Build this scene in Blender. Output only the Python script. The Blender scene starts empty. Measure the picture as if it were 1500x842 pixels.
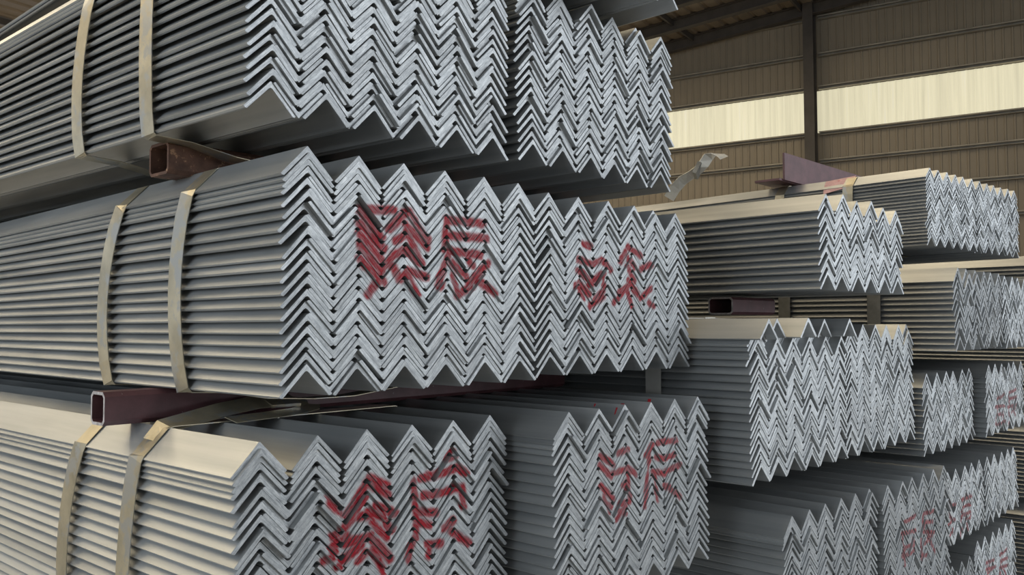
import bpy, bmesh, math, random
from mathutils import Vector, Matrix
random.seed(7)
R = math.radians
ZO = 0.95                       # height of the lens above the warehouse floor

# ---------------------------------------------------------------- camera
scene = bpy.context.scene
cam_data = bpy.data.cameras.new('camera')
cam = bpy.data.objects.new('camera', cam_data)
scene.collection.objects.link(cam)
scene.camera = cam
cam_data.sensor_fit = 'HORIZONTAL'; cam_data.sensor_width = 36.0
cam_data.lens = 36.0 * 1274.3 / 1500.0
cam_data.clip_start = 0.02; cam_data.clip_end = 200
YAW, PITCH, ROLL = 0.832796, 0.042512, -0.002977
fw = Vector((math.sin(YAW)*math.cos(PITCH), math.cos(YAW)*math.cos(PITCH), math.sin(PITCH)))
r_ = Vector((math.cos(YAW), -math.sin(YAW), 0)); u_ = r_.cross(fw)
rt = r_*math.cos(ROLL) + u_*math.sin(ROLL); up = -r_*math.sin(ROLL) + u_*math.cos(ROLL)
M = Matrix((rt, up, -fw)).transposed().to_4x4(); M.translation = Vector((0, 0, ZO))
cam.matrix_world = M

# ---------------------------------------------------------------- light and exposure
world = bpy.data.worlds.new('world'); scene.world = world; world.use_nodes = True
bg = world.node_tree.nodes['Background']
bg.inputs['Color'].default_value = (0.86, 0.93, 1.0, 1); bg.inputs['Strength'].default_value = 0.6
def area(name, loc, target, sx, sy, power, color):
    l = bpy.data.lights.new(name, 'AREA'); l.shape = 'RECTANGLE'; l.size = sx; l.size_y = sy
    l.energy = power; l.color = color
    o = bpy.data.objects.new(name, l); scene.collection.objects.link(o); o.location = loc
    o.rotation_euler = (Vector(target) - Vector(loc)).to_track_quat('-Z', 'Y').to_euler()
    return o
area('bay_door_daylight', (5.2, -4.8, 2.9), (2.2, 0.8, 0.9), 5.0, 4.0, 315, (0.91, 0.96, 1.0))
area('side_fill_light', (-7.0, 1.5, 2.6), (1.0, 1.5, 0.9), 6.0, 4.5, 360, (0.80, 0.91, 1.0))  # added cool fill to brighten the left faces, no door modelled here
ROOF_GLOW = 5.6; WALL_GLOW = 0.72
vs = scene.view_settings
scene.display_settings.display_device = 'sRGB'
vs.view_transform = 'Standard'; vs.look = 'None'; vs.exposure = 0.0; vs.gamma = 1.0; vs.use_curve_mapping = False

# ---------------------------------------------------------------- helpers
C = scene.collection
def tag(o, label=None, cat=None, group=None, kind=None):
    if label: o['label'] = label
    if cat: o['category'] = cat
    if group: o['group'] = group
    if kind: o['kind'] = kind
    return o
def empty(name, loc=(0, 0, 0), rot=(0, 0, 0)):
    o = bpy.data.objects.new(name, None); C.objects.link(o); o.location = loc; o.rotation_euler = rot
    o.empty_display_size = 0.1
    return o
def link(name, me, parent=None, loc=(0, 0, 0), rot=(0, 0, 0)):
    o = bpy.data.objects.new(name, me); C.objects.link(o); o.location = loc; o.rotation_euler = rot
    if parent: o.parent = parent
    return o
def mesh(name, verts, faces, mats, idx=None, smooth=False):
    me = bpy.data.meshes.new(name); me.from_pydata(verts, [], faces)
    for m in mats: me.materials.append(m)
    if idx:
        for p, i in zip(me.polygons, idx): p.material_index = i
    if smooth:
        for p in me.polygons: p.use_smooth = True
    me.update(); return me
def box_geo(V, F, x0, x1, y0, y1, z0, z1):
    b = len(V)
    V += [(x0,y0,z0),(x1,y0,z0),(x1,y1,z0),(x0,y1,z0),(x0,y0,z1),(x1,y0,z1),(x1,y1,z1),(x0,y1,z1)]
    F += [(b,b+3,b+2,b+1),(b+4,b+5,b+6,b+7),(b,b+1,b+5,b+4),(b+1,b+2,b+6,b+5),(b+2,b+3,b+7,b+6),(b+3,b,b+4,b+7)]
def boxes(name, bl, mat, parent=None, loc=(0,0,0), rot=(0,0,0), bevel=0):
    V, F = [], []
    for b in bl: box_geo(V, F, *b)
    me = mesh(name, V, F, [mat])
    if bevel:
        bm = bmesh.new(); bm.from_mesh(me)
        bmesh.ops.bevel(bm, geom=bm.edges[:], offset=bevel, segments=2, affect='EDGES', profile=.5)
        bm.to_mesh(me); bm.free()
    return link(name, me, parent, loc, rot)
def ribbon(path, width_dirs, w, t, twist=None):
    """flat strip along path: width along given direction per point, thickness t along the normal"""
    V, F = [], []; n = len(path)
    for i, p in enumerate(path):
        p = Vector(p); a = Vector(path[max(i-1, 0)]); b = Vector(path[min(i+1, n-1)])
        d = (b-a).normalized(); wd = Vector(width_dirs[i] if isinstance(width_dirs, list) else width_dirs)
        wd = (wd - d*wd.dot(d)).normalized(); nn = d.cross(wd)
        for s, q in ((-1, -1), (1, -1), (1, 1), (-1, 1)):
            V.append(tuple(p + wd*s*w/2 + nn*q*t/2))
    for i in range(n-1):
        a = 4*i
        for k in range(4):
            F.append((a+k, a+(k+1) % 4, a+4+(k+1) % 4, a+4+k))
    F += [(3, 2, 1, 0), tuple(4*(n-1)+k for k in range(4))]
    return V, F

# ---------------------------------------------------------------- materials
def nt(name):
    m = bpy.data.materials.new(name); m.use_nodes = True
    return m, m.node_tree, m.node_tree.nodes['Principled BSDF']
def N(t, typ, **k):
    n = t.nodes.new(typ)
    for a, v in k.items():
        if a in n.inputs: n.inputs[a].default_value = v
        else: setattr(n, a, v)
    return n
def vmath(t, op, a, b=None):
    n = t.nodes.new('ShaderNodeVectorMath'); n.operation = op
    for i, s in enumerate((a, b)):
        if s is None: continue
        if isinstance(s, (tuple, Vector)): n.inputs[i].default_value = s
        elif isinstance(s, (int, float)): n.inputs['Scale'].default_value = s
        else: t.links.new(s, n.inputs['Scale'] if (op == 'SCALE' and i == 1) else n.inputs[i])
    return n
def math_(t, op, a, b=0.0, c=0.0, clamp=False):
    n = t.nodes.new('ShaderNodeMath'); n.operation = op; n.use_clamp = clamp
    for i, s in enumerate((a, b, c)):
        if isinstance(s, (int, float)): n.inputs[i].default_value = s
        else: t.links.new(s, n.inputs[i])
    return n.outputs[0]
def mix(t, fac, a, b):
    n = t.nodes.new('ShaderNodeMix'); n.data_type = 'RGBA'
    for s, i in ((fac, 0), (a, 6), (b, 7)):
        if isinstance(s, (int, float)): n.inputs[i].default_value = s
        elif isinstance(s, tuple): n.inputs[i].default_value = s
        else: t.links.new(s, n.inputs[i])
    return n.outputs[2]
def ramp(t, fac, stops):
    n = t.nodes.new('ShaderNodeValToRGB'); e = n.color_ramp.elements
    for i, (p, c) in enumerate(stops):
        if i > 1: e.new(p)
        e[i].position = p; e[i].color = c
    t.links.new(fac, n.inputs[0]); return n.outputs[0]
def noise(t, vec, scale, detail=3, rough=.55):
    n = N(t, 'ShaderNodeTexNoise', Scale=scale, Detail=detail, Roughness=rough)
    t.links.new(vec, n.inputs['Vector']); return n.outputs[0]
def g(v, a=1): return (v, v, v, a)

def galvanised_side():
    m, t, b = nt('galvanised steel')
    tc = N(t, 'ShaderNodeTexCoord'); oi = N(t, 'ShaderNodeObjectInfo')
    sh = vmath(t, 'ADD', tc.outputs['Object'], vmath(t, 'SCALE', (13.1, 7.7, 3.3), oi.outputs['Random']).outputs[0]).outputs[0]
    st = vmath(t, 'MULTIPLY', sh, (60, 2.2, 60)).outputs[0]
    n1 = noise(t, st, 1.0, 4); n2 = noise(t, vmath(t, 'MULTIPLY', sh, (14, 5, 14)).outputs[0], 1.0, 3)
    n3 = noise(t, vmath(t, 'MULTIPLY', sh, (300, 300, 300)).outputs[0], 1.0, 2)
    f = math_(t, 'ADD', math_(t, 'MULTIPLY', n1, .6), math_(t, 'MULTIPLY', n2, .4))
    c = ramp(t, f, [(.3, (.30, .315, .325, 1)), (.7, (.47, .475, .47, 1))])
    val = math_(t, 'ADD', math_(t, 'MULTIPLY', oi.outputs['Random'], .22), .89)
    hs = N(t, 'ShaderNodeHueSaturation'); t.links.new(c, hs.inputs['Color']); t.links.new(val, hs.inputs['Value'])
    t.links.new(hs.outputs[0], b.inputs['Base Color'])
    b.inputs['Metallic'].default_value = .6
    t.links.new(math_(t, 'ADD', math_(t, 'MULTIPLY', n2, .28), .26), b.inputs['Roughness'])
    bp = N(t, 'ShaderNodeBump', Strength=.12, Distance=.001)
    t.links.new(math_(t, 'ADD', n1, math_(t, 'MULTIPLY', n3, .3)), bp.inputs['Height']); t.links.new(bp.outputs[0], b.inputs['Normal'])
    return m

def sawn_end(name='sawn steel end', strokes=None, ref=None, bright=1.0, width=.0070, strength=1.0, top_dy=None):
    m, t, b = nt(name)
    tc = N(t, 'ShaderNodeTexCoord'); oi = N(t, 'ShaderNodeObjectInfo')
    sep = N(t, 'ShaderNodeSeparateXYZ'); t.links.new(tc.outputs['Object'], sep.inputs[0])
    ax = math_(t, 'ABSOLUTE', sep.outputs[0])
    side = math_(t, 'MULTIPLY', math_(t, 'SIGN', sep.outputs[0]), 3.1)
    along = math_(t, 'SUBTRACT', ax, sep.outputs[2]); across = math_(t, 'ADD', ax, sep.outputs[2])
    cb = N(t, 'ShaderNodeCombineXYZ')
    t.links.new(math_(t, 'MULTIPLY', along, 55), cb.inputs[0]); t.links.new(math_(t, 'MULTIPLY', across, 420), cb.inputs[1])
    t.links.new(math_(t, 'ADD', math_(t, 'MULTIPLY', oi.outputs['Random'], 91.7), side), cb.inputs[2])
    n1 = noise(t, cb.outputs[0], 1.0, 4, .6)
    sp = vmath(t, 'ADD', tc.outputs['Object'], vmath(t, 'SCALE', (3.1, 5.7, 9.3), oi.outputs['Random']).outputs[0]).outputs[0]
    n2 = noise(t, sp, 55, 4, .65); n3 = noise(t, sp, 420, 3, .7)
    f = math_(t, 'ADD', math_(t, 'MULTIPLY', n1, .55), math_(t, 'ADD', math_(t, 'MULTIPLY', n2, .3), math_(t, 'MULTIPLY', n3, .2)))
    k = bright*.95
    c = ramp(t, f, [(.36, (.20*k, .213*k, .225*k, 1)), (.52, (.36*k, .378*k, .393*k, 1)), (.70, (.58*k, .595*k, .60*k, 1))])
    val = math_(t, 'ADD', math_(t, 'MULTIPLY', oi.outputs['Random'], .36), .78)
    hs = N(t, 'ShaderNodeHueSaturation'); t.links.new(c, hs.inputs['Color']); t.links.new(val, hs.inputs['Value'])
    col = hs.outputs[0]; metal = .35
    if strokes:
        rc = N(t, 'ShaderNodeTexCoord'); rc.object = ref
        p = vmath(t, 'MULTIPLY', rc.outputs['Object'], (1, 0, 1)).outputs[0]
        nb = N(t, 'ShaderNodeTexNoise', Scale=90., Detail=2.); t.links.new(rc.outputs['Object'], nb.inputs['Vector'])
        wob = vmath(t, 'SCALE', vmath(t, 'SUBTRACT', nb.outputs['Color'], (.5, .5, .5)).outputs[0], .006).outputs[0]
        p = vmath(t, 'MULTIPLY', vmath(t, 'ADD', p, wob).outputs[0], (1, 0, 1)).outputs[0]
        dmin = None
        for (x0, z0, x1, z1) in strokes:
            a = Vector((x0, 0, z0))*.001; d = Vector((x1-x0, 0, z1-z0))*.001
            pa = vmath(t, 'SUBTRACT', p, tuple(a)).outputs[0]
            h = math_(t, 'ADD', vmath(t, 'DOT_PRODUCT', pa, tuple(d/max(d.length_squared, 1e-9))).outputs['Value'], 0, clamp=True)
            q = vmath(t, 'SUBTRACT', pa, vmath(t, 'SCALE', tuple(d), h).outputs[0]).outputs[0]
            L = vmath(t, 'LENGTH', q).outputs['Value']
            dmin = L if dmin is None else math_(t, 'MINIMUM', dmin, L)
        edge = N(t, 'ShaderNodeMapRange'); edge.interpolation_type = 'SMOOTHSTEP'
        edge.inputs['From Min'].default_value = width*1.3; edge.inputs['From Max'].default_value = width*.45
        t.links.new(dmin, edge.inputs['Value'])
        dry = N(t, 'ShaderNodeMapRange'); dry.inputs['From Min'].default_value = .36; dry.inputs['From Max'].default_value = .56
        t.links.new(math_(t, 'ADD', math_(t, 'MULTIPLY', n2, .4), math_(t, 'MULTIPLY', n1, .6)), dry.inputs['Value'])
        msk = math_(t, 'MULTIPLY', math_(t, 'MULTIPLY', edge.outputs[0], math_(t, 'ADD', math_(t, 'MULTIPLY', dry.outputs[0], .45), .6)), strength)
        paint = ramp(t, n2, [(.3, (.15, .004, .010, 1)), (.7, (.30, .008, .018, 1))])
        col = mix(t, msk, col, paint)
        t.links.new(math_(t, 'MULTIPLY', math_(t, 'SUBTRACT', 1.0, msk), .35), b.inputs['Metallic'])
        t.links.new(math_(t, 'SUBTRACT', .5, math_(t, 'MULTIPLY', msk, .35)), b.inputs['Specular IOR Level'])
    else: b.inputs['Metallic'].default_value = metal
    t.links.new(col, b.inputs['Base Color'])
    b.inputs['Roughness'].default_value = .48
    bp = N(t, 'ShaderNodeBump', Strength=.5, Distance=.0012)
    t.links.new(f, bp.inputs['Height']); t.links.new(bp.outputs[0], b.inputs['Normal'])
    return m

def plain(name, col, rough=.6, metal=0.0, var=.25, scale=30, stretch=(1, 1, 1), bump=.1, spots=None):
    m, t, b = nt(name); tc = N(t, 'ShaderNodeTexCoord')
    v = vmath(t, 'MULTIPLY', tc.outputs['Object'], stretch).outputs[0]
    n = noise(t, v, scale, 5, .6)
    lo = tuple(x*(1-var) for x in col)+(1,); hi = tuple(min(1, x*(1+var)) for x in col)+(1,)
    c = ramp(t, n, [(.3, lo), (.7, hi)])
    if spots:
        n2 = noise(t, v, scale*spots[1], 6, .7)
        e = N(t, 'ShaderNodeMapRange'); e.inputs['From Min'].default_value = spots[2]; e.inputs['From Max'].default_value = spots[2]+.06
        t.links.new(n2, e.inputs['Value']); c = mix(t, e.outputs[0], c, spots[0]+(1,))
    t.links.new(c, b.inputs['Base Color']); b.inputs['Roughness'].default_value = rough; b.inputs['Metallic'].default_value = metal
    if bump:
        bp = N(t, 'ShaderNodeBump', Strength=bump, Distance=.002); t.links.new(n, bp.inputs['Height']); t.links.new(bp.outputs[0], b.inputs['Normal'])
    return m
def glow(name, col, strength, streak=.15, stretch=(6, 6, .3)):
    m, t, b = nt(name); tc = N(t, 'ShaderNodeTexCoord'); oi = N(t, 'ShaderNodeObjectInfo')
    v = vmath(t, 'ADD', vmath(t, 'MULTIPLY', tc.outputs['Object'], stretch).outputs[0], vmath(t, 'SCALE', (17.3, 9.1, 0), oi.outputs['Random']).outputs[0]).outputs[0]
    n = noise(t, v, 1.0, 4, .6)
    c = ramp(t, n, [(.25, tuple(x*(1-streak) for x in col)+(1,)), (.6, col+(1,)), (.8, (col[0]*.93, col[1]*.95, min(1, col[2]*1.12), 1))])
    b.inputs['Base Color'].default_value = (.2, .2, .17, 1); b.inputs['Roughness'].default_value = .4
    t.links.new(c, b.inputs['Emission Color'])
    k = math_(t, 'MULTIPLY', math_(t, 'ADD', math_(t, 'MULTIPLY', oi.outputs['Random'], .16), .9), strength)
    t.links.new(k, b.inputs['Emission Strength'])
    return m

M_SIDE = galvanised_side()
M_END = sawn_end()
M_END_LIT = sawn_end('sawn steel end, bright zinc', bright=1.5)  # same sawn steel, stronger light on the farther ends put into the colour
M_STRAP = plain('strapping steel', (.47, .42, .31), .34, .75, .3, 14, (1, 1, 1), .05, ((.42, .42, .40), 1.4, .52))
M_STRAPD = plain('dull strapping steel', (.20, .20, .19), .45, .7, .3, 25, (1, 1, 1), .05)
M_STRAP_LIT = plain('bright strapping steel', (.72, .70, .64), .35, .6, .15, 14, (1, 1, 1), .05)  # same strapping, colour lightened to offset the shade these strips sit in
M_RUST = plain('rusty brown steel', (.11, .055, .036), .75, .2, .45, 45, (1, 1, 1), .4, ((.33, .19, .11), 2.2, .58))
M_MAROON = plain('maroon primer paint', (.105, .045, .050), .5, .0, .3, 25, (1, 1, 1), .2, ((.40, .34, .34), 3.1, .66))
M_SCUFF = plain('scuffed weld edge', (.45, .42, .42), .5, .4, .4, 120)
M_CONC = plain('concrete', (.30, .29, .27), .9, 0, .2, 6, (1, 1, 1), .3)
M_SHEET = plain('tan cladding sheet', (.245, .205, .15), .5, 0, .10, 1.2, (1, 1, .3), 0)
M_ROOFS = plain('tan roof sheet', (.20, .16, .12), .55, 0, .15, 1.2, (1, 1, 1), 0)
M_STEEL = plain('dark painted steel', (.075, .064, .055), .6, .2, .2, 3, (1, 1, 1), 0)
M_GIRT = plain('galvanised purlin', (.30, .27, .22), .5, .2, .2, 3, (1, 1, 1), 0)
M_GLOWW = glow('translucent wall sheet', (1.0, .92, .64), WALL_GLOW, .22, (9, 9, .25))
M_GLOWR = glow('translucent roof sheet', (1.0, .83, .56), ROOF_GLOW, .1)
M_PAPER = plain('pink paper tag', (.55, .33, .32), .7, 0, .2, 60, (1, 1, 1), 0, ((.50, .07, .09), 1.3, .62))

# ---------------------------------------------------------------- angle bar meshes
def profile(L, t, r):
    s = math.sqrt(.5); a = .0022*L/.05
    pts = [(-.0007, -.0002), (.0007, -.0002)]
    pts += [(L*s, -L*s)]
    pts += [((L-.55*t)*s, -(L+.55*t)*s), ((L-t)*s, -(L+t)*s - 0), ]
    pts[-1] = ((L-1.35*t)*s, -(L+.65*t)*s)
    pts += [(a, -t*math.sqrt(2)-a), (0, -t*math.sqrt(2)-a*.55), (-a, -t*math.sqrt(2)-a)]
    pts += [(-x, z) for x, z in reversed(pts[2:5])]
    return [(x, z + r.gauss(0, .00012)) for x, z in pts]
def angle_mesh(name, L, t, length, end_mat, seed):
    r = random.Random(seed); P2 = profile(L, t, r); n = len(P2); ch = .0004
    # outline pulled in at the sawn end so that the cut has a small lit arris
    inn = []
    for i in range(n):
        p, a, b = Vector(P2[i]), Vector(P2[i-1]), Vector(P2[(i+1) % n])
        e1 = (p-a); e2 = (b-p)
        n1 = Vector((e1.y, -e1.x)).normalized(); n2 = Vector((e2.y, -e2.x)).normalized()
        q = (n1+n2)
        q = q.normalized() if q.length > 1e-6 else n1
        inn.append(p + q*ch)
    V = [(p.x, 0, p.y) for p in inn] + [(p[0], ch, p[1]) for p in P2] + [(p[0], length, p[1]) for p in P2]
    F, I = [], []
    # the cap as two legs and a root
    F += [tuple([1, 2, 3, 4, 5, 6]), tuple([0, 1, 6]), tuple([0, 6, 7, 8, 9, 10])]; I += [1, 1, 1]
    for k in range(2):
        for i in range(n):
            j = (i+1) % n
            F.append((k*n+i, k*n+n+i, k*n+n+j, k*n+j)); I.append(1 if k == 0 else 0)
    F += [tuple(2*n+x for x in reversed(f)) for f in F[:3]]; I += [1, 1, 1]
    me = mesh(name, V, F, [M_SIDE, end_mat], I)
    bm = bmesh.new(); bm.from_mesh(me); bmesh.ops.recalc_face_normals(bm, faces=bm.faces); bm.to_mesh(me); bm.free()
    return me

STROKES = {
'ML':[(111.1,222.6,159.1,225.6),(113.1,222.0,142.9,191.1),(109.3,206.0,145.0,176.8),(108.4,191.8,143.1,162.3),(107.5,179.2,142.1,147.9),(106.7,162.0,145.2,135.2),(145.1,149.6,121.4,120.3),(155.1,201.7,182.2,225.3),(186.5,225.7,199.5,210.2),(180.2,208.6,215.0,182.9),(199.5,210.2,217.2,191.4),(163.4,187.7,180.2,197.1),(180.2,202.0,199.6,170.2),(159.3,169.6,178.1,177.3),(141.1,149.4,163.5,171.5),(180.2,177.4,206.2,162.3),(159.4,156.7,169.8,140.9),(171.9,141.0,184.6,151.3),(184.6,151.3,215.0,144.3),(184.6,144.8,197.5,123.7),(249.0,222.8,246.7,183.1),(253.7,178.4,235.3,133.2),(253.7,221.5,319.5,221.8),(256.1,201.0,327.1,202.5),(256.1,180.3,314.4,178.4),(289.5,169.9,299.4,163.4),(260.8,165.0,289.5,145.3),(263.1,147.8,270.2,122.1),(270.2,122.1,294.4,134.9),(291.9,138.4,329.6,168.4),(306.8,142.4,339.8,127.2)],
'MR':[(117.6,207.1,135.0,203.5),(102.6,181.6,137.2,175.7),(137.2,174.1,168.1,185.1),(168.1,183.5,189.0,168.6),(100.0,164.7,126.9,152.0),(129.3,142.8,165.3,161.2),(97.4,141.8,116.7,122.4),(107.1,145.1,131.7,127.4),(162.6,158.0,170.2,140.9),(146.8,121.5,170.1,134.6),(131.5,107.3,167.4,125.0),(238.8,210.1,275.7,197.4),(233.1,201.6,216.3,184.4),(238.5,190.4,255.3,176.4),(272.4,172.2,305.0,183.8),(235.5,175.5,257.8,153.4),(210.1,132.4,237.8,142.9),(199.0,116.1,235.0,141.2),(274.6,124.0,307.3,141.6),(238.0,154.4,266.0,130.5),(235.0,142.8,248.6,110.4),(300.9,117.8,312.8,111.2)],
'BL':[(123.7,210.3,143.9,194.5),(144.0,178.1,183.3,222.0),(188.0,228.8,217.6,215.3),(183.3,223.8,217.7,203.7),(164.5,194.9,181.0,207.3),(135.1,166.9,164.6,183.7),(188.2,187.3,212.8,177.6),(197.9,193.4,230.4,178.6),(128.5,153.7,155.4,165.1),(174.0,184.0,193.1,182.8),(119.8,142.9,137.4,150.2),(193.1,175.2,215.4,152.3),(153.2,156.3,188.4,159.1),(137.5,133.9,174.1,150.5),(169.5,132.9,181.3,139.8),(193.3,141.3,210.6,111.3),(193.2,152.6,220.5,124.5),(217.8,169.1,222.9,160.6),(322.6,237.9,331.4,243.2),(272.4,217.7,299.9,218.1),(299.9,218.1,337.2,223.7),(337.2,223.7,352.1,213.5),(259.0,215.5,264.5,143.4),(275.1,195.3,299.9,193.7),(299.9,193.7,346.1,195.4),(346.1,195.4,352.0,169.4),(261.7,175.5,299.9,169.4),(264.4,163.2,286.1,155.5),(261.8,143.9,251.3,118.4),(314.1,146.6,331.3,154.0),(325.5,140.5,361.0,117.4),(283.4,131.9,308.4,127.3),(288.9,130.9,286.2,115.4)],
'BR':[(110.0,217.1,146.0,199.3),(156.4,215.8,184.0,218.7),(109.8,203.7,139.1,182.7),(139.1,186.5,180.1,189.3),(180.1,191.2,204.7,178.2),(112.7,172.7,145.3,148.7),(169.3,164.9,183.3,170.9),(183.6,186.8,186.3,138.6),(119.0,156.4,128.5,131.9),(125.3,143.9,138.5,138.1),(165.5,137.8,186.3,138.6),(151.6,116.5,175.8,132.3),(158.5,127.1,175.6,122.4),(230.5,203.5,249.5,220.0),(264.6,220.5,323.7,218.8),(241.8,212.5,237.3,163.7),(237.3,163.7,225.5,124.6),(260.4,198.1,283.4,193.3),(283.4,193.3,319.2,195.7),(252.4,176.2,290.8,167.1),(290.8,171.4,335.1,176.6),(259.9,169.0,263.0,129.1),(286.5,148.7,302.2,144.5),(302.1,142.4,334.0,122.8)],
'S3R':[(121.8,193.9,193.9,197.0),(100.7,172.0,191.7,163.7),(110.2,166.7,116.6,107.5),(118.4,136.2,179.5,136.0),(169.9,148.9,178.4,117.7),(107.5,120.1,168.1,119.6),(116.2,100.3,127.4,119.9),(236.4,194.1,314.3,189.6),(235.2,175.3,306.9,165.5),(228.4,153.6,316.5,138.5),(241.8,193.2,219.2,94.9),(242.8,124.6,299.0,133.7),(276.8,137.6,313.3,92.3),(219.7,102.4,262.8,94.2)],
'S3M':[(25.8,105.0,79.6,105.3),(31.1,87.3,56.6,70.5),(28.9,58.2,76.7,67.2),(40.1,31.0,68.0,43.1),(128.6,108.8,222.8,106.1),(141.0,87.3,213.6,85.1),(132.3,66.9,219.3,64.1),(142.4,104.6,128.2,15.4),(165.8,39.5,218.4,53.1),(167.6,61.2,193.1,17.3)],
'S4':[(108.9,131.9,191.3,125.0),(107.2,113.7,206.3,103.0),(121.9,95.9,172.5,105.1),(132.9,127.1,120.7,83.1),(252.1,127.6,333.2,129.2),(258.9,106.9,330.8,105.0),(239.8,91.4,328.6,83.3),(260.3,121.1,237.1,63.2),(274.4,84.4,324.8,44.7)],
'T4':[(111.5,104.6,189.3,113.3),(95.8,82.7,200.3,79.2),(109.0,78.0,97.9,33.1),(114.0,58.5,183.8,57.0),(170.1,61.9,181.2,29.9),(111.1,28.1,195.7,32.6),(247.7,115.7,331.4,120.9),(245.8,95.9,329.1,98.7),(228.8,73.3,326.5,74.5),(247.3,111.7,237.8,17.3),(271.3,54.3,318.1,67.0),(287.8,69.1,315.1,38.9)],

}
def bundle(key, name, label, cols, P, X0, Y0, zb, yaw, n_alt, n_tight, group, tilt=0.0, L=.05, t=.00495, Q=.0142, length=6.0,
           jit=.0014, ends=None, straps=(), sag=0.0, strap_mat=None, loose=(), skip_top=(), width=.0070, strength=1.0, top_dy=None):
    """a strapped pack of nested angles: upright rows (V upside down) with inverted rows between them"""
    root = empty(name, (X0, Y0, zb + ZO), (tilt, 0, yaw))
    tag(root, label, 'bundle', group)
    rnd = random.Random(key)
    em = ends or M_END
    if key in STROKES: em = sawn_end('painted sawn end ' + key.lower(), STROKES[key], root, 1.0 if ends is None else 1.5, width, strength)  # painted ends of farther bundles carry the lit tone too
    vs_ = [angle_mesh('angle_bar', L, t, length, em, key + str(i)) for i in range(4)]
    amp = (L+t)*math.sqrt(.5)
    tz = t*math.sqrt(2)*1.04
    rows = [amp + i*Q for i in range(n_alt+1)] + [amp + n_alt*Q + (i+1)*tz for i in range(n_tight)]
    cj = [[0, 0] for _ in range(cols)]
    def put(x, z, flip, dy=None):
        y = rnd.gauss(0, jit)
        if rnd.random() < .10: y += rnd.choice((-1, 1, 1))*rnd.uniform(2, 5)*jit
        y = max(min(y, 5*jit), -4*jit)
        if dy is not None: y = dy
        link('angle_bar', rnd.choice(vs_), root, (x + rnd.gauss(0, .00045), y, z + rnd.gauss(0, .00045)),
             (0, (math.pi if flip else 0) + rnd.gauss(0, R(.7)), rnd.gauss(0, R(.03))))
    for k, z in enumerate(rows):
        for i in range(cols):
            if k >= len(rows)-2 and (i, len(rows)-1-k) in skip_top: continue
            dy = None
            if top_dy and k == len(rows)-1: dy = top_dy[i]
            elif top_dy and k > n_alt: dy = (.0 if i == 0 else .016) + rnd.uniform(0, .004)
            put((i+.5)*P, z, False, dy)
        if k < n_alt:
            for i in range(1, cols):
                put(i*P, z - P/2 + .0002 - .0, True)
    for (x, z, y) in loose: put(x, z, False, y)
    zt = rows[-1]
    for (yt, ym, yb) in straps:
        sm = strap_mat or M_STRAP; o = .0014
        zl = zt - L*math.sqrt(.5)
        W = cols*P; hw = (P - L*math.sqrt(2))/2
        ym2 = (yt+ym)/2; yb2 = (yb+ym)/2
        path = [(W/2, yt, zt+o), (.5*P+.004, yt, zt+o), (.5*P-.004, yt, zt-.001), (hw+.002, yt, zl+.004), (hw-.0015, yt, zl-.001)]
        H = zl - amp*.1
        for q in range(1, 8):
            f = q/8; yy = (1-f)**2*yt + 2*f*(1-f)*(2*ym-(yt+yb)/2) + f*f*yb
            path.append((hw-.003-.0012*math.sin(math.pi*f)*2, yy, zl*(1-f) + 0*f))
        path += [(hw-.0015, yb, .0008), (hw+.004, yb, -o), (W*.12, yb-.3*sag, -o-.15*sag), (W*.24, yb-.9*sag, -o-.003-.55*sag), (W*.4, yb-1.3*sag, -o-.001-.9*sag), (W*.55, yb-1.4*sag, -o-.001-.9*sag), (W*.75, yb-.8*sag, -o-.003-.4*sag), (W-hw, yb, -o), (W-hw+.0015, yb, .002), (W-hw+.0025, ym, zl*.5), (W-hw+.0015, yt, zl),
                 (W-.5*P+.004, yt, zt-.001), (W-.5*P, yt, zt+o), (W/2, yt, zt+o)]
        V, F = ribbon(path, (0, 1, 0), .0345*L/.05 if L > .045 else .030, .0010)
        st = link('strap', mesh('strap', V, F, [sm]), root)
        sl = boxes('seal', [(-.02, .02, -.019, .019, -.0012, .0016), (-.012, -.009, -.0195, .0195, -.002, .0022), (.004, .007, -.0195, .0195, -.002, .0022)], sm, st, (W*.42, yt, zt+o+.0005))
    return root, zt

# ---------------------------------------------------------------- the setting
floor = boxes('floor', [(-16, 30, -14, 34, -.2, 0)], M_CONC); tag(floor, kind='structure')
# far wall: local x runs along the wall (towards the left of the picture), local z up, local +y into the room
DW = 23.0; rr = .3509
colp = Vector((0, 0, 0)) + DW*(Vector((math.sin(YAW), math.cos(YAW), 0)) + rr*r_)
wdir = -math.sin(R(57.5))*r_ + math.cos(R(57.5))*Vector((math.sin(YAW), math.cos(YAW), 0))
wrot = math.atan2(wdir.y, wdir.x)
wall = empty('wall_right', (colp.x, colp.y, 0), (0, 0, wrot)); tag(wall, kind='structure')
SKY0, SKY1 = 5.06 + ZO, 6.18 + ZO
def roof_z(s): return 8.45 + ZO - .083*s
S0, S1, PW = -12.0, 12.0, .8
def ribbed(name, w, z0, z1, z2, m):
    # trapezoid ribs every 0.2 m
    xs = []
    for k in range(4):
        b = k*.2
        xs += [(b, 0), (b+.135, 0), (b+.15, .018), (b+.185, .018)]
    xs.append((w, 0))
    V = []; F = []
    for (x, y) in xs: V += [(x, y, z0), (x, y, z1 + (z2-z1)*x/w)]
    for i in range(len(xs)-1): F.append((2*i, 2*i+2, 2*i+3, 2*i+1))
    nb = len(V)
    V += [(x, y-.012, z) for (x, y, z) in V]
    F += [tuple(nb+q for q in reversed(f)) for f in F[:]]
    return mesh(name, V, F, [m])
low = ribbed('wall_panel', PW, 0, SKY0, SKY0, M_SHEET); pane = ribbed('pane', PW, SKY0, SKY1, SKY1, M_GLOWW)
win = empty('window_1', (colp.x, colp.y, 0), (0, 0, wrot)); tag(win, kind='structure')
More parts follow.
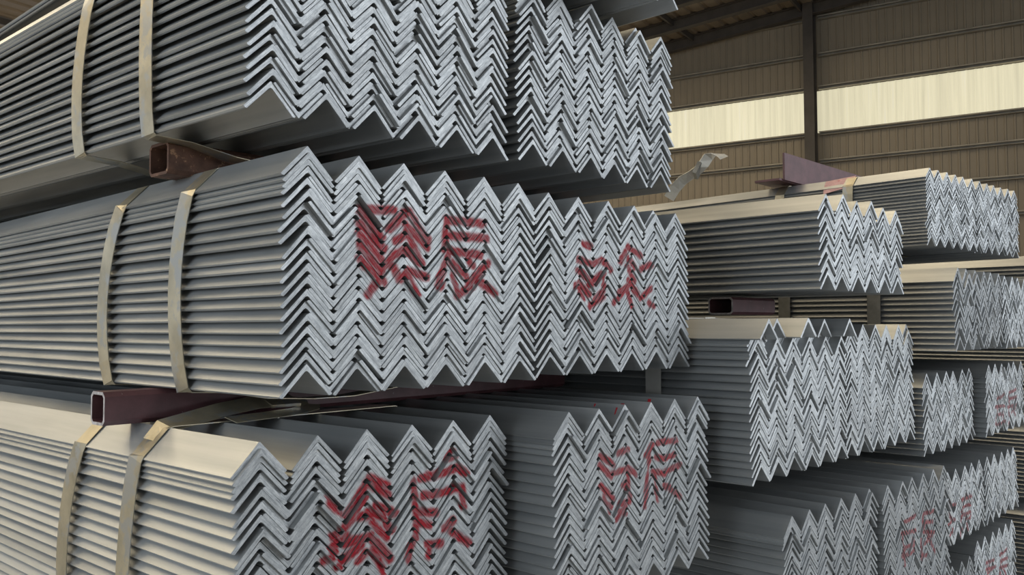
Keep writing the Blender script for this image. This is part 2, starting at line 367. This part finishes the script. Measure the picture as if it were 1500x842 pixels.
for i in range(int((S1-S0)/PW)):
    s = S0 + i*PW
    link('wall_panel', low, wall, (s, 0, 0)); link('wall_panel', ribbed('wall_panel', PW, SKY1, roof_z(s)+.1, roof_z(s+PW)+.1, M_SHEET), wall, (s, 0, 0))
    link('pane', pane, win, (s, .004, 0))
# girts (light lipped channels) and flashings
girts = [1.0, 2.6, 3.45, 4.28, SKY0-ZO-.04, SKY1-ZO+.06, 7.12, 8.12]
for k, zg in enumerate(girts):
    for (a, b) in ((S0, -.16), (.16, S1)):
        o = boxes('trim_%d' % (k+1), [(a, b, .03, .16, zg+ZO-.05, zg+ZO-.04), (a, b, .03, .04, zg+ZO-.05, zg+ZO+.05), (a, b, .03, .17, zg+ZO+.04, zg+ZO+.05), (a, b, .16, .17, zg+ZO+.015, zg+ZO+.04)], M_GIRT, None, (colp.x, colp.y, 0), (0, 0, wrot))
        tag(o, kind='structure')
for k, s in enumerate((-8.0, 0.0, 8.0)):
    o = boxes('wall_column', [(s-.13, s+.13, .18, .2, 0, roof_z(s)), (s-.006, s+.006, .2, .5, 0, roof_z(s)), (s-.13, s+.13, .5, .52, 0, roof_z(s))], M_STEEL, None, (colp.x, colp.y, 0), (0, 0, wrot))
    o.name = 'trim_%d' % (9+k); tag(o, kind='structure')
# roof: sheets with translucent strips, carried by dark purlins and rafters
roof = empty('ceiling', (colp.x, colp.y, 0), (0, 0, wrot)); tag(roof, kind='structure')
strips = [(-3.2, -1.6), (2.4, 4.0), (6.4, 8.4), (9.8, 12.0), (18.0, 20.0)]   # along the wall, metres
RS0, RS1, RN = -16.0, 24.0, 34.0
def roof_sheet(name, s0, s1, n0, n1, m, parent):
    V, F = [], []
    k = max(1, int(round((s1-s0)/.4)))
    for i in range(k+1):
        s = s0 + (s1-s0)*i/k
        for ds, dz in (((0, 0), (.12, 0), (.16, .04), (.24, .04), (.28, 0)) if i < k else ((0, 0),)):
            x = s + ds*(s1-s0)/k/.4
            V += [(x, n0, roof_z(x)+dz), (x, n1, roof_z(x)+dz)]
    for i in range(len(V)//2-1): F.append((2*i, 2*i+1, 2*i+3, 2*i+2))
    return link(name, mesh(name, V, F, [m]), parent)
s = RS0
for (a, b) in strips:
    roof_sheet('roof_sheet', s, a, -.2, RN, M_ROOFS, roof)
    roof_sheet('roof_sheet', a, b, -.2, 5.5, M_ROOFS, roof)
    roof_sheet('skylight', a, b, 5.5, RN-4, M_GLOWR, roof)
    roof_sheet('roof_sheet', a, b, RN-4, RN, M_ROOFS, roof)
    s = b
roof_sheet('roof_sheet', s, RS1, -.2, RN, M_ROOFS, roof)
for n in range(8):
    y = .4 + n*1.5 if n < 4 else 5 + (n-3)*5
    L_ = math.hypot(RS1-RS0, .083*(RS1-RS0))
    boxes('roof_beam', [(RS0, RS1, y-.1, y+.1, -.32, -.30), (RS0, RS1, y-.005, y+.005, -.3, -.04), (RS0, RS1, y-.1, y+.1, -.04, -.02)], M_STEEL, roof, (0, 0, roof_z(0)), (0, math.atan(.083), 0))
for n in range(13):
    s = RS0 + 1.2 + n*3.0
    boxes('roof_purlin', [(s-.03, s+.03, 0, RN, roof_z(s)-.17, roof_z(s)-.02)], M_STEEL, roof)
# left and end walls far outside the picture
# ---------------------------------------------------------------- bundles
GN = 'angle bundles of the near stack'; GF = 'angle bundles of the stack behind'; GR = 'angle bundles at the far right'
P0 = .0715
def offs(Y0, *l): return [tuple(y-Y0 for y in a) for a in l]
A = dict(
TL=bundle('TL', 'steel_angle_bundle', 'large angle bundle at upper left with two straps, resting on the rusty tube', 6, .0755, .514, .8775, .245, R(.97), 15, 3, GN, tilt=R(.35),
   straps=offs(.8775, (1.28, 1.315, 1.312), (1.103, 1.106, 1.103)), jit=.0022, sag=.026),
TR=bundle('TR', 'steel_angle_bundle', 'unpainted angle bundle at top centre, right of the upper left one on the rusty tube', 6, .0750, .990, .893, .252, R(-.24), 16, 4, GN, jit=.0022),
ML=bundle('ML', 'steel_angle_bundle', 'angle bundle in middle of near stack with two straps and clear red characters', 6, P0, .5394, .8381, -.083, R(-.7), 16, 3, GN, tilt=R(-.1),
   straps=offs(.8381, (1.258, 1.303, 1.289), (1.055, 1.078, 1.06)), sag=.018),
MR=bundle('MR', 'steel_angle_bundle', 'angle bundle at picture centre with blurred red scribble, touching the clearly painted one', 6, P0, .973, .8408, -.080, R(-.65), 16, 2, GN),
BL=bundle('BL', 'steel_angle_bundle', 'angle bundle at lower left with beige lit side, two straps and smeared red characters', 6, .0736, .488, .850, -.127-.289, R(.42), 16, 3, GN,
   straps=offs(.850, (1.239, 1.278, 1.277), (1.071, 1.092, 1.102)), jit=.002),
BR=bundle('BR', 'steel_angle_bundle', 'angle bundle at bottom centre with grey side, dull red characters and red drips', 6, P0, .9435, .7824, -.4129, 0, 16, 3, GN, width=.0062, strength=.9),
TTL=bundle('TTL', 'steel_angle_bundle', 'thin dark layer of angle bars overhead in the extreme upper left corner', 5, P0, .550, .84, .550, 0, 0, 1, GN),
TTR=bundle('TTR', 'steel_angle_bundle', 'thin layer of grey angle bars at the picture top above the top centre bundle', 5, P0, .962, .802, .5515, 0, 0, 1, GN),
S1=bundle('S1', 'steel_angle_bundle', 'small angle bundle with pale beige top and grey side, on the maroon block', 6, P0, 1.623, .683, .064, R(-2), 10, 0, GF, Q=.0150, ends=M_END_LIT,
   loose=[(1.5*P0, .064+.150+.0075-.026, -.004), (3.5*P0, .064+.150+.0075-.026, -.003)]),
S2L=bundle('S2L', 'steel_angle_bundle', 'tall brightly lit zinc angle bundle with uneven protruding top bars and a bent shiny strap', 6, P0, 1.42, .7265, -.286, R(-.5), 16, 5, GF, ends=M_END_LIT, Q=.0138,
   top_dy=(-.021, -.002, -.030, 0, -.001, -.024), straps=offs(.7265, (.925, .924, .924)), strap_mat=M_STRAP_LIT),
S2R=bundle('S2R', 'steel_angle_bundle', 'tall brightly lit zinc angle bundle touching the right of the one with protruding top bars', 6, P0, 1.853, .729, -.290, R(-.8), 16, 3, GF, ends=M_END_LIT),
S3L=bundle('S3L', 'steel_angle_bundle', 'unpainted dark topped angle bundle at bottom right, nearest of the lowest row', 6, P0, 1.491, .702, -.3476-.289, R(-1.6), 16, 3, GF),
S3R=bundle('S3R', 'steel_angle_bundle', 'angle bundle at bottom right with a pair of dull red characters, beside the unpainted one', 6, P0, 1.935, .683, -.352-.289, R(-1.6), 16, 3, GF, width=.0058, strength=.8),
S3M=bundle('S3M', 'steel_angle_bundle', 'bright angle bundle with narrow red characters, second painted one from the bottom right corner upwards', 5, P0, 2.422, .700, -.583, R(-1), 11, 0, GR, ends=M_END_LIT, width=.006, strength=.85),
S3N=bundle('S3N', 'steel_angle_bundle', 'bright unpainted angle bundle at right edge above the lowest red painted one', 5, P0, 2.422+5*P0+.003, .694, -.583, R(-1), 11, 0, GR, ends=M_END_LIT),
S4A=bundle('S4A', 'steel_angle_bundle', 'narrow grey angle bundle low at right, only its upper tips showing', 3, P0, 2.452, .700, -.619-.27, R(-1), 15, 0, GR),
S4=bundle('S4', 'steel_angle_bundle', 'bright angle bundle in the lower right corner with red characters', 6, P0, 2.452+3*P0+.004, .697, -.619-.2, R(-1), 12, 0, GR, ends=M_END_LIT, width=.006, strength=.85),
T3=bundle('T3', 'steel_angle_bundle', 'bright unpainted angle bundle with beige top plate, right of the tall zinc bundles', 6, P0, 2.32, .715, -.337, R(-.8), 12, 0, GR, ends=M_END_LIT),
T4=bundle('T4', 'steel_angle_bundle', 'bright angle bundle at the right edge, mid height, with small dull red characters', 6, P0, 2.77, .683, -.330, R(-1), 12, 0, GR, ends=M_END_LIT, width=.006, strength=.8),
T2A=bundle('T2A', 'steel_angle_bundle', 'angle bundle with tan wavy side and two dark straps under the top right pack', 6, P0, 2.315, .635, -.070, R(-1), 12, 0, GR, jit=.002,
   straps=offs(.635, (1.0766,)*3, (.829,)*3), strap_mat=M_STRAPD),
T2B=bundle('T2B', 'steel_angle_bundle', 'angle bundle at the right edge just beyond the tan sided one', 6, P0, 2.315+6*P0+.002, .628, -.074, R(-1), 12, 0, GR, ends=M_END_LIT, jit=.002),
)
P1 = .0536
A['T1A'] = bundle('T1A', 'steel_angle_bundle', 'fine angle bundle topping the far stack with pink tag and upright strap tail', 6, P1, 2.36, .708, .199, R(-6.4), 20, 0, GR, L=.0375, t=.0030, Q=.0088, ends=M_END_LIT,
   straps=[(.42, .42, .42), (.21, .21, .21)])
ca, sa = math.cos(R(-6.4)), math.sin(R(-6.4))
A['T1B'] = bundle('T1B', 'steel_angle_bundle', 'fine bright angle bundle at top of the far stack, right half nearest the frame edge', 6, P1, 2.36+6*P1*ca, .708+6*P1*sa, .197, R(-6.4), 20, 0, GR, L=.0375, t=.0030, Q=.0088, ends=M_END_LIT)
for i, (zb, n) in enumerate(((-.03, 16), (-.32, 16), (-.61, 16), (-.90, 16))):
    bundle('U%d' % i, 'steel_angle_bundle', ['dark sided angle bundle past the right edge, topmost of its column', 'dark sided angle bundle past the right edge, second from top of its column', 'dark sided angle bundle past the right edge, third from top of its column', 'dark sided angle bundle past the right edge, lowest of its column'][i],
           4, P0, 3.46, .66, zb, R(-1), n, 0, 'dark bundles past the right edge')

# ---------------------------------------------------------------- spacers between the layers
def tube(name, label, x0, x1, y0, y1, z0, z1, mat, end_mat=None, wall_t=.004, rot=0):
    V = []; F = []
    h, d = (z1-z0), (y1-y0); c = .006
    def ring(x, i):
        a, b = d/2-i, h/2-i; k = max(c-i*.6, .0015)
        return [(x, sx*(a-(k if e else 0)), sz*(b-(0 if e else k))) for sx, sz, order in ((1, 1, (0, 1)), (-1, 1, (1, 0)), (-1, -1, (0, 1)), (1, -1, (1, 0))) for e in order]
    LX = x1-x0
    rs = [ring(0, 0), ring(LX, 0), ring(LX, wall_t), ring(0, wall_t)]
    for q in rs: V += q
    I = []
    for k in range(4):
        for i in range(8):
            j = (i+1) % 8; a, b = k*8, ((k+1) % 4)*8
            F.append((a+i, b+i, b+j, a+j)); I.append(1 if k in (1, 3) else 0)
    me = mesh(name, V, F, [mat, end_mat or mat], I)
    bm = bmesh.new(); bm.from_mesh(me); bmesh.ops.recalc_face_normals(bm, faces=bm.faces); bm.to_mesh(me); bm.free()
    o = link(name, me, None, (x0, (y0+y1)/2, (z0+z1)/2+ZO), (0, 0, rot)); tag(o, label, 'tube'); return o
tube('spacer_tube', 'short end of rusty brown square tube sticking out under the upper left bundle', .540, 1.42, 1.105, 1.16, .2015, .2455, M_RUST)
tube('spacer_tube', 'long maroon square tube under the bundle with the clear red characters', .472, 1.40, 1.128, 1.170, -.1275, -.0845, M_MAROON, M_SCUFF)
tube('spacer_tube', 'maroon square block between the small beige topped bundle and the tall zinc bundles', 1.70, 1.90, .905, .965, .020, .058, M_MAROON, M_SCUFF)
for (x0, x1, y, z0, z1, lab) in ((.55, 1.42, 4.2, .206, .25, 'far maroon tube under the upper left bundle'), (.5, 1.40, 4.2, -.127, -.083, 'far maroon tube above the lower left bundle'),
     (.53, 1.45, 1.3, .527, .549, 'maroon tube on top of the upper left bundle'), (.53, 1.45, 4.2, .527, .549, 'far maroon tube on top of the upper left bundle'),
     (1.6, 2.25, 3.9, .0, .064, 'far maroon tube under the small beige topped bundle'), (1.5, 2.3, 1.35, -.352, -.29, 'maroon tube hidden under the tall zinc bundles'), (1.5, 2.3, 4.2, -.352, -.29, 'far maroon tube under the tall zinc bundles'),
     (2.33, 3.2, 1.35, -.123, -.074, 'maroon tube under the tan sided bundle'), (2.33, 3.2, 4.2, -.123, -.074, 'far maroon tube under the tan sided bundle'), (2.33, 3.2, 1.35, .145, .199, 'maroon tube under the fine top bundle'),
     (2.33, 3.2, 4.2, .145, .199, 'far maroon tube under the fine top bundle'), (2.33, 3.2, 1.35, -.382, -.338, 'maroon tube under the bundle with beige top plate'), (2.33, 3.2, 4.2, -.382, -.338, 'far maroon tube under the bundle with beige top plate'),
     (2.45, 3.2, 1.35, -.617, -.584, 'maroon tube above the lower right corner bundle'), (2.45, 3.2, 4.2, -.617, -.584, 'far maroon tube above the lower right corner bundle')):
    tube('spacer_tube', lab, x0, x1, y-.03, y+.03, z0, z1, M_MAROON, M_SCUFF)
# maroon angle lying across the top of the far stack
ib = empty('steel_offcut', (2.37, 1.092, .409+ZO), (0, 0, R(-1))); tag(ib, 'scratched maroon steel angle offcut lying across the fine top bundle at right', 'offcut')
boxes('web', [(0, .85, 0, .007, .004, .084)], M_MAROON, ib, bevel=.001)
boxes('flange', [(-.02, .85, .007, .085, .002, .009)], M_MAROON, ib, bevel=.001)
# pale paper tag folded over the edge of the fine top bundle
b = A['T1A'][0]; zt = A['T1A'][1]
V, F = ribbon([(.5*P1+.001, .245, zt+.002), (.3*P1, .243, zt-.008), (.002, .24, zt-.0265), (-.003, .238, zt-.034)], (0, 1, 0), .085, .0006)
link('paper_tag', mesh('paper_tag', V, F, [M_PAPER]), b)['label'] = 'pale pink paper tag with faded red print'
# strap tail standing up from that bundle with a crimped seal
tb = [(2.36, 1.463, .397), (2.36, 1.452, .425), (2.36, 1.425, .448), (2.362, 1.395, .462), (2.364, 1.372, .474), (2.366, 1.352, .492), (2.368, 1.337, .512), (2.368, 1.318, .519), (2.368, 1.295, .512), (2.368, 1.283, .502)]
inv = b.matrix_basis.inverted()
inv = (Matrix.Translation(b.location) @ b.rotation_euler.to_matrix().to_4x4()).inverted()
tb = [inv @ Vector((x, y, z+ZO)) for x, y, z in tb]
wd = [(.35, -.94, 0), (.4, -.9, 0), (.45, -.85, 0), (.5, -.8, .1), (.55, -.75, .15), (.6, -.75, .1), (.6, -.75, 0), (.6, -.7, 0), (.65, -.6, 0), (.7, -.6, 0)]
wd = [inv.to_3x3() @ Vector(q) for q in wd]
tb[0] = tb[0] + Vector((0, .012, 0))
V, F = ribbon(tb, wd, .034, .001)
stl = link('strap_tail', mesh('strap_tail', V, F, [M_STRAP_LIT]), b)
bx = boxes('seal', [(-.022, .022, -.006, .006, -.02, .02)], M_STRAPD, stl, tuple(tb[4]), (.4, .3, .5))
# loose strap end with a crimped seal over the lower left bundle, in front of the maroon tube
b = A['BL'][0]
inv = (Matrix.Translation(b.location) @ b.rotation_euler.to_matrix().to_4x4()).inverted()
def strip(pts, w, wdir, mat):
    q = [inv @ Vector((x, y, z+ZO)) for x, y, z in pts]
    V, F = ribbon(q, wdir, w, .001)
    return link('strap_tail', mesh('strap_tail', V, F, [mat]), b), q
stl, tl = strip([(.505, 1.064, -.1435), (.523, 1.066, -.1255), (.56, 1.074, -.121), (.61, 1.082, -.113), (.66, 1.088, -.108), (.705, 1.094, -.108), (.735, 1.096, -.1115), (.752, 1.090, -.117)], .033, (0, 1, .45), M_STRAP)
boxes('seal', [(-.024, .024, -.019, .019, -.002, .0025)], M_STRAP, stl, tuple(tl[5]), (R(20), 0, 0))
strip([(.60, 1.045, -.124), (.66, 1.05, -.1225), (.71, 1.06, -.1215), (.745, 1.075, -.1195), (.754, 1.088, -.1165)], .028, (0, 1, .2), M_STRAP)
# sleepers that carry the lowest bundles
k = 0
for (x0, x1, zt_, nm) in ((.47, 1.41, -.416, 'near stack'), (1.54, 2.42, -.65, 'painted bottom right bundles'), (2.43, 3.2, -.892, 'lower right corner bundles'), (3.45, 3.76, -.902, 'bundles past the right edge')):
    for j, y in enumerate((1.4, 3.9, 6.2)):
        o = boxes('concrete_sleeper', [(x0, x1, y-.1, y+.1, 0, zt_+ZO)], M_CONC, bevel=.008)
        tag(o, 'grey concrete sleeper under the %s, %s' % (nm, ('near the bar ends', 'halfway along the bars', 'at the far end')[j]), 'sleeper')

# red paint drips on the upper faces of the bottom centre bundle
M_RED = plain('red paint', (.36, .012, .02), .5, 0, .2, 90, (1, 1, 1), 0)
b, zt = A['BR']
for i, y, d, ln in ((2, .010, .010, .014), (3, .050, .012, .017), (4, .046, .010, .019), (2, .055, .004, .006)):
    boxes('paint_drip', [(-ln/2, ln/2, -.0028, .0028, 0, .0005)], M_RED, b, ((i+.5)*P0 - d, y, zt - d + .0003), (0, R(-45), R(18)))['label'] = 'red paint drip'
